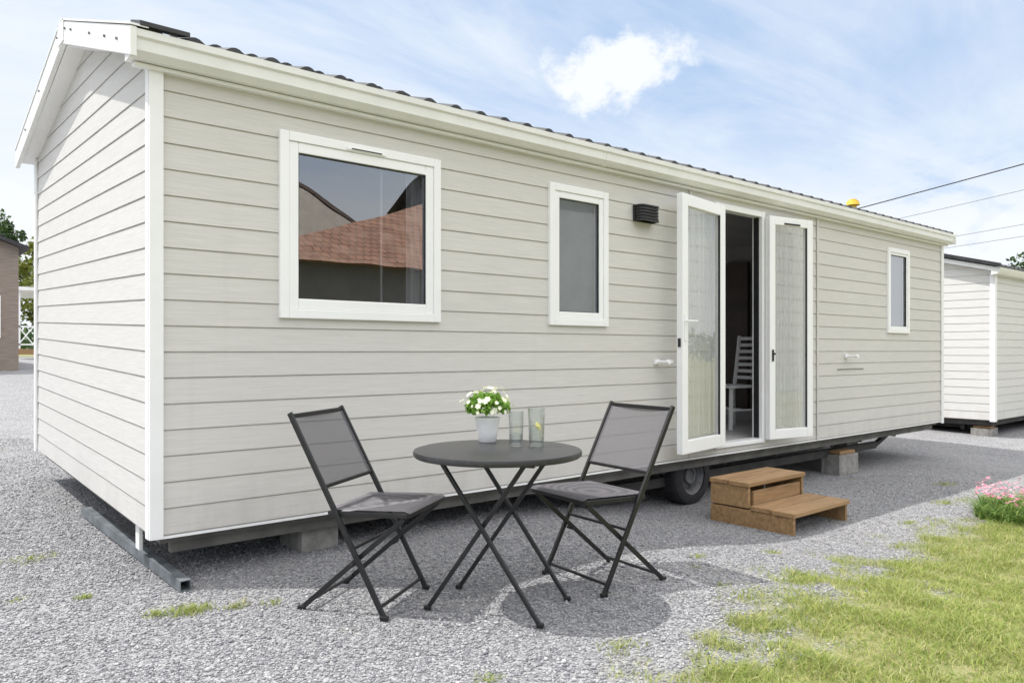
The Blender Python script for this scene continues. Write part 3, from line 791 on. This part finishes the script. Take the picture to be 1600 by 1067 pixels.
# ---------------------------------------------------------------- interior chairs
def ichair(x,y,z,rot,mat,label,dark=False):
    o=empty('dining_chair',(x,y,z),label,'chair',group='dining chairs inside',rot=rot)
    b=MB()
    for sx,sy in ((-.19,-.19),(-.19,.19),(.19,-.19),(.19,.19)):
        b.beam((sx,sy,0),(sx*.95,sy,.43),.032,.032,up=(1,0,0))
    b.beam((-.18,-.17,.2),(.18,-.17,.2),.02,.02); b.beam((-.18,.17,.2),(.18,.17,.2),.02,.02); b.beam((0,-.17,.2),(0,.17,.2),.02,.02)
    make('leg_frame',b,mat,o,local=True,bevel=.003)
    b=MB(); b.box(-.22,.22,-.22,.22,.431,.455); make('seat',b,mat,o,local=True,bevel=.006)
    b=MB()
    for s in (-1,1): b.beam((-.20,s*.19,.455),(-.27,s*.19,.98),.03,.03,up=(1,0,0))
    if dark:
        for k in range(-3,4): b.beam((-.205,k*.045,.46),(-.265,k*.045,.96),.012,.014,up=(1,0,0))
        b.beam((-.265,-.19,.95),(-.265,.19,.95),.03,.04)
    else:
        for k in range(7): t=k/6; b.beam((-.212-.055*t,-.18,.53+.42*t),(-.212-.055*t,.18,.53+.42*t),.012,.035)
    make('backrest',b,mat,o,local=True,bevel=.002)
ichair(5.95,.66,.33+SH*.66,math.radians(165),M_cham,'white slatted wooden dining chair inside the home')
ichair(6.5,1.55,.33+SH*1.55,math.radians(-100),M_blackp,'black spindle-back dining chair inside the home',True)
# ---------------------------------------------------------------- neighbour home
nb=empty('mobile_home',(12.7,.33,-.2),'pale mobile home with white siding and dark tiled roof on blocks','mobile home',group='mobile homes on the site')
NX,NY,NZ=12.72,.33,.05
M_side3=siding_mat('siding_neighbour',(.70,.69,.67))
b=MB(); siding_front(b,NY,NX,NX+9,NZ,2.42,[]); make('wall',b,M_side3,nb,recalc=False)
b=MB(); siding_gable(b,NX,-1,NY,NY+3.6,NZ,2.44,2.92,NY+1.8); make('gable_wall',b,M_side3,nb,recalc=False)
b=MB(); b.box(NX+.02,NX+9,NY+.03,NY+3.6,NZ+.01,2.4); make('wall_core',b,M_trim,nb)
b=MB(); b.box(NX-.03,NX+.06,NY-.03,NY-.013,NZ-.02,2.40); b.box(NX-.03,NX-.013,NY-.0115,NY+.05,NZ-.02,2.42); make('corner_trim',b,M_trim,nb,bevel=.003)
b=MB(); b.prism([(NY-.1,2.42),(NY-.1,2.49),(NY+1.8,3.0),(NY+3.7,2.49),(NY+3.7,2.42),(NY+1.8,2.92)],NX-.12,NX+9); make('roof_lining',b,M_trim,nb)
b=MB(); tile_roof(b,NX-.16,NX+9,NY-.14,2.50,NY+1.8,3.03,rows=6); tile_roof(b,NX-.16,NX+9,NY+3.74,2.50,NY+1.8,3.03,rows=6)
b.prism([(NY-.15,2.49),(NY-.15,2.55),(NY+1.8,3.09),(NY+3.75,2.55),(NY+3.75,2.49),(NY+1.8,3.03)],NX-.175,NX-.13); make('roof',b,M_tile,nb,recalc=False)
b=MB(); b.prism([(NY-.002,2.38),(NY-.09,2.39),(NY-.13,2.44),(NY-.135,2.50),(NY-.002,2.50)],NX-.13,NX+9); make('gutter',b,M_gut,nb,smooth=True)
b=MB(); b.box(NX+.05,NX+9,NY+.05,NY+3.5,-.04,.045); b.box(NX+.2,NX+9,NY+.5,NY+.56,-.14,-.041); b.box(NX+.3,NX+.36,NY+.1,NY+3.4,-.12,-.042); make('chassis',b,M_dark,nb)
for x,y in ((12.98,.55),(16.0,.6),(13.1,3.2)):
    cblock(x,y,float(gz(x,y))-.005,-.09,.42,.3,.1,'grey concrete block under the neighbouring pale home')
# cabin across the yard
cb=empty('timber_cabin',(-.6,21,.66),'grey-brown timber cabin with low pitched roof across the yard','cabin')
b=MB(); x0,x1,y0,y1=-4.6,2.0,19.7,26; EZ=3.9
b.box(x0,x1,y0,y1,.62,EZ)
b.poly([(x0,y0,EZ),(x1,y0,EZ),((x0+x1)/2,y0,EZ+1.2)]);b.poly([(x0,y1,EZ),(x1,y1,EZ),((x0+x1)/2,y1,EZ+1.2)])
make('wall',b,M_cab,cb)
b=MB(); xm=(x0+x1)/2
for sx,ex in ((xm,x1+.2),(xm,x0-.2)):
    zz=EZ-.1
    b.v+=[(sx,y0-.25,EZ+1.21),(ex,y0-.25,zz),(ex,y1+.2,zz),(sx,y1+.2,EZ+1.21),(sx,y0-.25,EZ+1.31),(ex,y0-.25,zz+.1),(ex,y1+.2,zz+.1),(sx,y1+.2,EZ+1.31)]
    k=len(b.v)-8
    for f in ((0,3,2,1),(4,5,6,7),(0,1,5,4),(1,2,6,5),(2,3,7,6),(3,0,4,7)): b.f.append([k+i for i in f]); b.m.append(0)
make('roof',b,M_tile,cb)
b=MB(); b.box(.9,1.6,19.66,19.70,1.5,2.6); wn=make('window',b,M_trim,cb)
b=MB(); b.box(.97,1.53,19.645,19.655,1.57,2.53); make('pane',b,M_blackp,wn)
# white terrace cabin
tb=empty('terrace_cabin',(5.4,35,1.0),'white cabin with covered deck and timber railing','cabin')
b=MB(); b.box(6.2,12,34.5,39,1.0,3.6); make('wall',b,M_trim,tb)
b=MB(); b.box(3.6,12.2,33.6,39.2,3.7,3.85); make('roof',b,M_gut,tb)
for x in (3.8,5.0,6.1):
    b=MB(); b.box(x,x+.1,33.8,33.9,1.0,3.7); make('post',b,M_trim,tb)
b=MB(); b.box(3.7,6.2,33.7,36,1.0,1.25)
make('deck',b,M_wood,tb)
b=MB(); b.box(3.8,6.15,33.8,33.86,2.15,2.22); b.box(3.8,6.15,33.8,33.86,1.4,1.46)
for x in (3.8,4.4,5.0,5.6):
    b.beam((x+.05,33.83,1.46),(x+.55,33.83,2.15),.05,.04); b.beam((x+.55,33.84,1.46),(x+.05,33.84,2.15),.05,.04)
make('railing',b,M_trim,tb)
# houses opposite (seen reflected), plus an added grey one
oh=empty('house',(11,-17,-.25),'grey-walled house with muted terracotta hipped roof opposite the home','house')
b=MB(); b.box(6.6,15.2,-21,-14.3,-.3,3.5); make('wall',b,M_grey,oh)
b=MB(); ex0,ex1,ey0,ey1=5.6,15.6,-21.5,-13.9; rz=6.1
b.poly([(ex0,ey1,3.45),(ex1,ey1,3.45),(15.6,-17.7,rz),(13.2,-17.7,rz)]); b.poly([(ex0,ey0,3.45),(ex1,ey0,3.45),(15.6,-17.7,rz),(13.2,-17.7,rz)])
b.poly([(ex0,ey1,3.45),(ex0,ey0,3.45),(13.2,-17.7,rz)]); b.poly([(ex1,ey1,3.45),(ex1,ey0,3.45),(15.6,-17.7,rz)]); b.poly([(ex0,ey1,3.44),(ex1,ey1,3.44),(ex1,ey0,3.44),(ex0,ey0,3.44)])
make('roof',b,M_red,oh)
oh2=empty('house',(9,-27,-.25),'tall cream rendered gabled house behind the red roof','house')
b=MB(); b.box(6.4,14.2,-31,-24,-.3,6.3); b.poly([(6.4,-24,6.3),(14.2,-24,6.3),(10.3,-24,8.3)]); b.poly([(6.4,-31,6.3),(14.2,-31,6.3),(10.3,-31,8.3)]); make('wall',b,M_cream,oh2)
b=MB()
for ex in (5.9,14.7):
    b.poly([(10.3,-24.0,8.50),(ex,-24.0,6.25),(ex,-31.4,6.25),(10.3,-31.4,8.50)]); b.poly([(10.3,-23.98,8.35),(ex,-23.98,6.1),(ex,-23.98,6.25),(10.3,-23.98,8.50)])
make('roof',b,M_groof,oh2,recalc=False)
oh3=empty('house',(24,-18,-.25),'added grey house with dark roof, giving the windows grey reflections','house')  # invented house, placed so small window and door glass reflect grey
b=MB(); b.box(16.4,34,-24,-14.8,-.3,7.2); make('wall',b,simple('grey_render_light',(.42,.43,.44),.9,var=.08,scale=2),oh3)
b=MB(); b.poly([(16,-14.4,7.1),(34.4,-14.4,7.1),(34.4,-19.4,9.4),(16,-19.4,9.4)]); b.poly([(16,-24.4,7.1),(34.4,-24.4,7.1),(34.4,-19.4,9.4),(16,-19.4,9.4)]); b.poly([(16.41,-14.4,7.1),(16.41,-24.4,7.1),(16.41,-19.4,9.38)]); make('roof',b,M_tile,oh3,recalc=False)
# ---------------------------------------------------------------- trees
M_tl=[island('tree_leaf_dark',[(.02,.05,.012),(.04,.085,.02),(.07,.12,.03)],.6,.2),island('tree_leaf_light',[(.09,.13,.02),(.16,.19,.03),(.22,.22,.04)],.6,.25)]
def tree(x,y,h,rad,mi,label,clumps=34,ln=150,ls=.26):
    z=float(gz(x,y)); o=empty('tree',(x,y,z),label,'tree')
    b=MB(); pts=[(0,0,-.1),(.1,.05,h*.25),(.0,.1,h*.5),(.1,0,h*.8)]; rs=[h*.03,h*.022,h*.015,h*.005]
    for i in range(3): b.cyl(pts[i],pts[i+1],rs[i],rs[i+1],n=9)
    cl=[]
    for i in range(clumps):
        t=R.uniform(0,6.28); zz=R.uniform(.28,1); w=math.sin(math.pi*min(1,max(.08,(zz-.15)/.9)))**.7
        rr=rad*w*R.uniform(.3,1)
        cl.append((rr*math.cos(t),rr*math.sin(t),h*zz))
    for c in cl[:10]: b.cyl((0,.05,c[2]*.65),c,h*.008,h*.003,n=6)
    make('trunk',b,M_bark,o,local=True,smooth=True)
    Vv=[];Ff=[];k=0
    for c in cl:
        v,f=leaves(c,rad*R.uniform(.22,.42),ln,ls,.8,bottom=-1.1); Vv.append(v);Ff.append(f+k);k+=len(v)
    npmesh('crown',np.concatenate(Vv),np.concatenate(Ff),M_tl[mi],o)
tree(4.6,51,8.6,2.2,0,'dark green broadleaf tree behind the cabins')
tree(6.9,47,6.4,2.4,1,'yellow-green broadleaf tree beside the terrace cabin')
tree(1.5,52,6.2,2.4,1,'yellow-green tree behind the grey-brown cabin')
tree(50.0,10.3,6.1,2.0,0,'dark green tree rising behind the pale home')
tree(51,8.0,5.9,2.4,0,'dark green tree rising behind the pale home')
tree(50,6.0,5.2,2.6,1,'yellow-green tree rising behind the pale home')
Vv=[];Ff=[];k=0
for i in range(260):
    a=2*math.pi*i/260+R.uniform(-.01,.01); dd=R.uniform(95,120)
    v,f=leaves((4+dd*math.cos(a),5+dd*math.sin(a),float(gz(4+dd*math.cos(a),5+dd*math.sin(a)))+1.),R.uniform(3,4.6),140,1.1,.85,bottom=-.3); Vv.append(v);Ff.append(f+k);k+=len(v)
fw=npmesh('wood',np.concatenate(Vv),np.concatenate(Ff),M_tl[0]); fw["kind"]="stuff"; fw["label"]="distant belt of dark green woodland around the site"; fw["category"]="woodland"
# pink flower plant
fp=(6.12,-1.95,float(gz(6.12,-1.95)))
pl=empty('flowering_plant',fp,'clump of pink flowers with green leaves at the lawn edge','plant')
nn=1700; a=rng.uniform(0,6.28,nn); q=.32*np.sqrt(rng.random(nn))
v,f=blades(q*np.cos(a)*1.3,q*np.sin(a),rng.uniform(.06,.21,nn),1.3,.006,z0=np.zeros(nn)); npmesh('foliage',v,f,island('plant_leaf',[(.09,.19,.04),(.17,.29,.06),(.28,.36,.11)],.5,.3),pl)
b=MB()
for i in range(210):
    t=R.uniform(0,6.28); q=.32*math.sqrt(R.random()); C=Vector((fp[0]+q*1.35*math.cos(t),fp[1]+q*math.sin(t),fp[2]+R.uniform(.15,.28)))
    nd=Vector((R.uniform(-.6,.6),R.uniform(-.6,.6),1)).normalized(); a_=nd.orthogonal().normalized(); c_=nd.cross(a_); rs=R.uniform(.012,.022)
    for k in range(5):
        qq=k*1.2566; d1=a_*math.cos(qq)+c_*math.sin(qq); s1=-a_*math.sin(qq)+c_*math.cos(qq)
        b.poly([C,C+d1*rs*.6+s1*rs*.45+nd*.004,C+d1*rs+nd*.002,C+d1*rs*.6-s1*rs*.45+nd*.004])
make('flower_cluster',b,island('petal_pink',[(.6,.18,.28),(.75,.33,.42),(.8,.5,.55)],.6,.3),pl,recalc=False)["kind"]="stuff"
# ---------------------------------------------------------------- power cables
def cable(P,r,label,m):
    b=MB()
    n=24; pts=[]
    A,Bp=Vector(P[0]),Vector(P[1])
    for i in range(n+1):
        t=i/n; p=A.lerp(Bp,t); p.z-=P[2]*4*t*(1-t); pts.append(p)
    for i in range(n): b.cyl(pts[i],pts[i+1],r,n=6,caps=False)
    o=make('power_cable',b,m,origin=tuple(A),label=label,cat='cable',group='overhead power cables',smooth=True)
cable(((25.9,14,5.6),(25.8,-14,9.3),.12),.018,'black overhead power cable crossing the sky',M_cable)
cable(((25.9,14,5.1),(25.8,-14,8.6),.35),.008,'thin overhead wire below the main cable',M_wire)
cable(((32,14,5.3),(30,-14,7.6),.25),.009,'thin overhead wire low over the pale home',M_wire)
cable(((32,14,5.0),(30,-14,7.0),.30),.009,'thin overhead wire low over the pale home',M_wire)
# ---------------------------------------------------------------- world
S=Vector((-.44,.36,1)).normalized()
el=math.asin(S.z)
w=bpy.data.worlds.new('World'); scene.world=w; w.use_nodes=True
g=N(w.node_tree); bg=w.node_tree.nodes['Background']
sky=g.n('ShaderNodeTexSky'); sky.sky_type='NISHITA'; sky.sun_disc=False; sky.sun_elevation=el; sky.sun_rotation=math.atan2(S.x,S.y)
sky.air_density=1.0; sky.dust_density=.4; sky.ozone_density=1.5
gen=g.n('ShaderNodeTexCoord').outputs['Generated']
sp=g.n('ShaderNodeSeparateXYZ'); g.l(gen,sp.inputs[0]); dx,dy,dz=sp.outputs
dzp=g.M('ADD',g.M('MAXIMUM',dz,0.),.16)
cm=g.n('ShaderNodeCombineXYZ'); g.l(g.M('DIVIDE',dx,dzp),cm.inputs[0]); g.l(g.M('DIVIDE',dy,dzp),cm.inputs[1])
wp=g.mapping(cm.outputs[0],(.6,1.7,1),(0,0,.5))
cir=g.rng(g.noise(wp,1.3,12,.62,.7),.40,.78,0,.7)
cir2=g.rng(g.noise(g.mapping(cm.outputs[0],(.4,.9,1),(0,0,-.3),(3,1,0)),.9,8,.60,.3),.38,.75,0,.7)
hz=g.rng(dz,-.04,.34,.95,.0)
lf_=g.M('MULTIPLY',g.rng(g.M('SUBTRACT',dy,dx),.30,.85,0,.75),g.rng(dz,.55,.2))
cu=g.noise(g.mapping(gen,(1,1,2.2),(0,0,0),(4.2,0,0)),5.5,10,.62,.2)
rightm=g.rng(g.M('SUBTRACT',dx,dy),.05,.35,0,.08)
cu=g.M('MULTIPLY',g.rng(g.M('ADD',cu,rightm),.46,.58,0,1),g.rng(dz,.27,.12,0,1))
def puff(dirv,sx,sz,seed):
    wv=g.n('ShaderNodeTexNoise'); wv.inputs['Scale'].default_value=9; wv.inputs['Detail'].default_value=6; g.l(gen,wv.inputs['Vector'])
    off=g.n('ShaderNodeVectorMath',operation='MULTIPLY_ADD'); g.l(wv.outputs['Color'],off.inputs[0]); off.inputs[1].default_value=(.06,.06,.06); g.l(gen,off.inputs[2])
    off2=g.n('ShaderNodeVectorMath',operation='SUBTRACT'); g.l(off.outputs[0],off2.inputs[0]); off2.inputs[1].default_value=(.03,.03,.03)
    P=off2.outputs[0]
    s2=g.n('ShaderNodeSeparateXYZ'); g.l(P,s2.inputs[0])
    dn=g.noise(g.mapping(gen,(1,1,1.2),(0,0,0),(seed,0,0)),26,9,.64)
    rt=Vector((dirv[1],-dirv[0],0)).normalized()
    vm=g.n('ShaderNodeVectorMath',operation='DOT_PRODUCT'); g.l(P,vm.inputs[0]); vm.inputs[1].default_value=rt
    u=g.M('DIVIDE',vm.outputs['Value'],sx); v_=g.M('DIVIDE',g.M('SUBTRACT',s2.outputs[2],dirv[2]),sz)
    v_=g.M('SUBTRACT',v_,g.M('MULTIPLY',u,.35))
    r_=g.M('SQRT',g.M('ADD',g.M('MULTIPLY',u,u),g.M('MULTIPLY',v_,v_)))
    r_=g.M('ADD',r_,g.M('MULTIPLY',g.M('SUBTRACT',dn,.5),2.0))
    vf=g.n('ShaderNodeVectorMath',operation='DOT_PRODUCT'); g.l(gen,vf.inputs[0]); vf.inputs[1].default_value=dirv
    return g.M('MULTIPLY',g.rng(r_,1.25,.60,0,1),g.rng(vf.outputs['Value'],.8,.9))
pf=puff((.697,.630,.342),.084,.034,2.0)
back=g.M('ADD',g.rng(dz,.42,.72),g.M('MULTIPLY',g.rng(dy,.15,-.5),g.rng(dz,.26,.45)),clamp=True)  # bright out-of-view cloud overhead and behind camera, added as fill light
bn=g.rng(g.noise(cm.outputs[0],1.2,6,.6),.2,.6,.55,1)
back=g.M('MULTIPLY',back,bn)
inv=lambda a:g.M('SUBTRACT',1.,a)
keepb=g.M('MULTIPLY',g.M('MULTIPLY',inv(cir),inv(cir2)),g.M('MULTIPLY',inv(hz),inv(lf_)))
keepb=g.M('MULTIPLY',keepb,.92)
cl=inv(g.M('MULTIPLY',keepb,g.M('MULTIPLY',inv(pf),inv(g.M('MULTIPLY',cu,.9)))))
base=g.mix(.72,sky.outputs[0],(2.5,4.0,6.3,1))
c=g.mix(cl,base,(6.5,6.75,7.1,1))
c=g.mix(back,c,(13.6,13.6,13.7,1))
g.l(c,bg.inputs[0]); bg.inputs[1].default_value=.15
sun=bpy.data.lights.new('sun','SUN'); sun.energy=4.3; sun.angle=math.radians(.5); sun.color=(1,.97,.93)
so=bpy.data.objects.new('sun',sun); so.rotation_euler=S.to_track_quat('Z','Y').to_euler(); so.location=(-5,6,15); col.objects.link(so)
# ---------------------------------------------------------------- camera
cam=bpy.data.cameras.new('camera'); co=bpy.data.objects.new('camera',cam); col.objects.link(co)
co.location=(-1.089,-4.028,1.17); co.rotation_euler=(math.radians(90),0,math.radians(-40.26))
cam.sensor_width=36; cam.lens=26.87; cam.shift_y=.009; cam.clip_end=3000; cam.clip_start=.05
scene.camera=co
scene.view_settings.view_transform='Standard'; scene.view_settings.look='None'; scene.view_settings.exposure=0
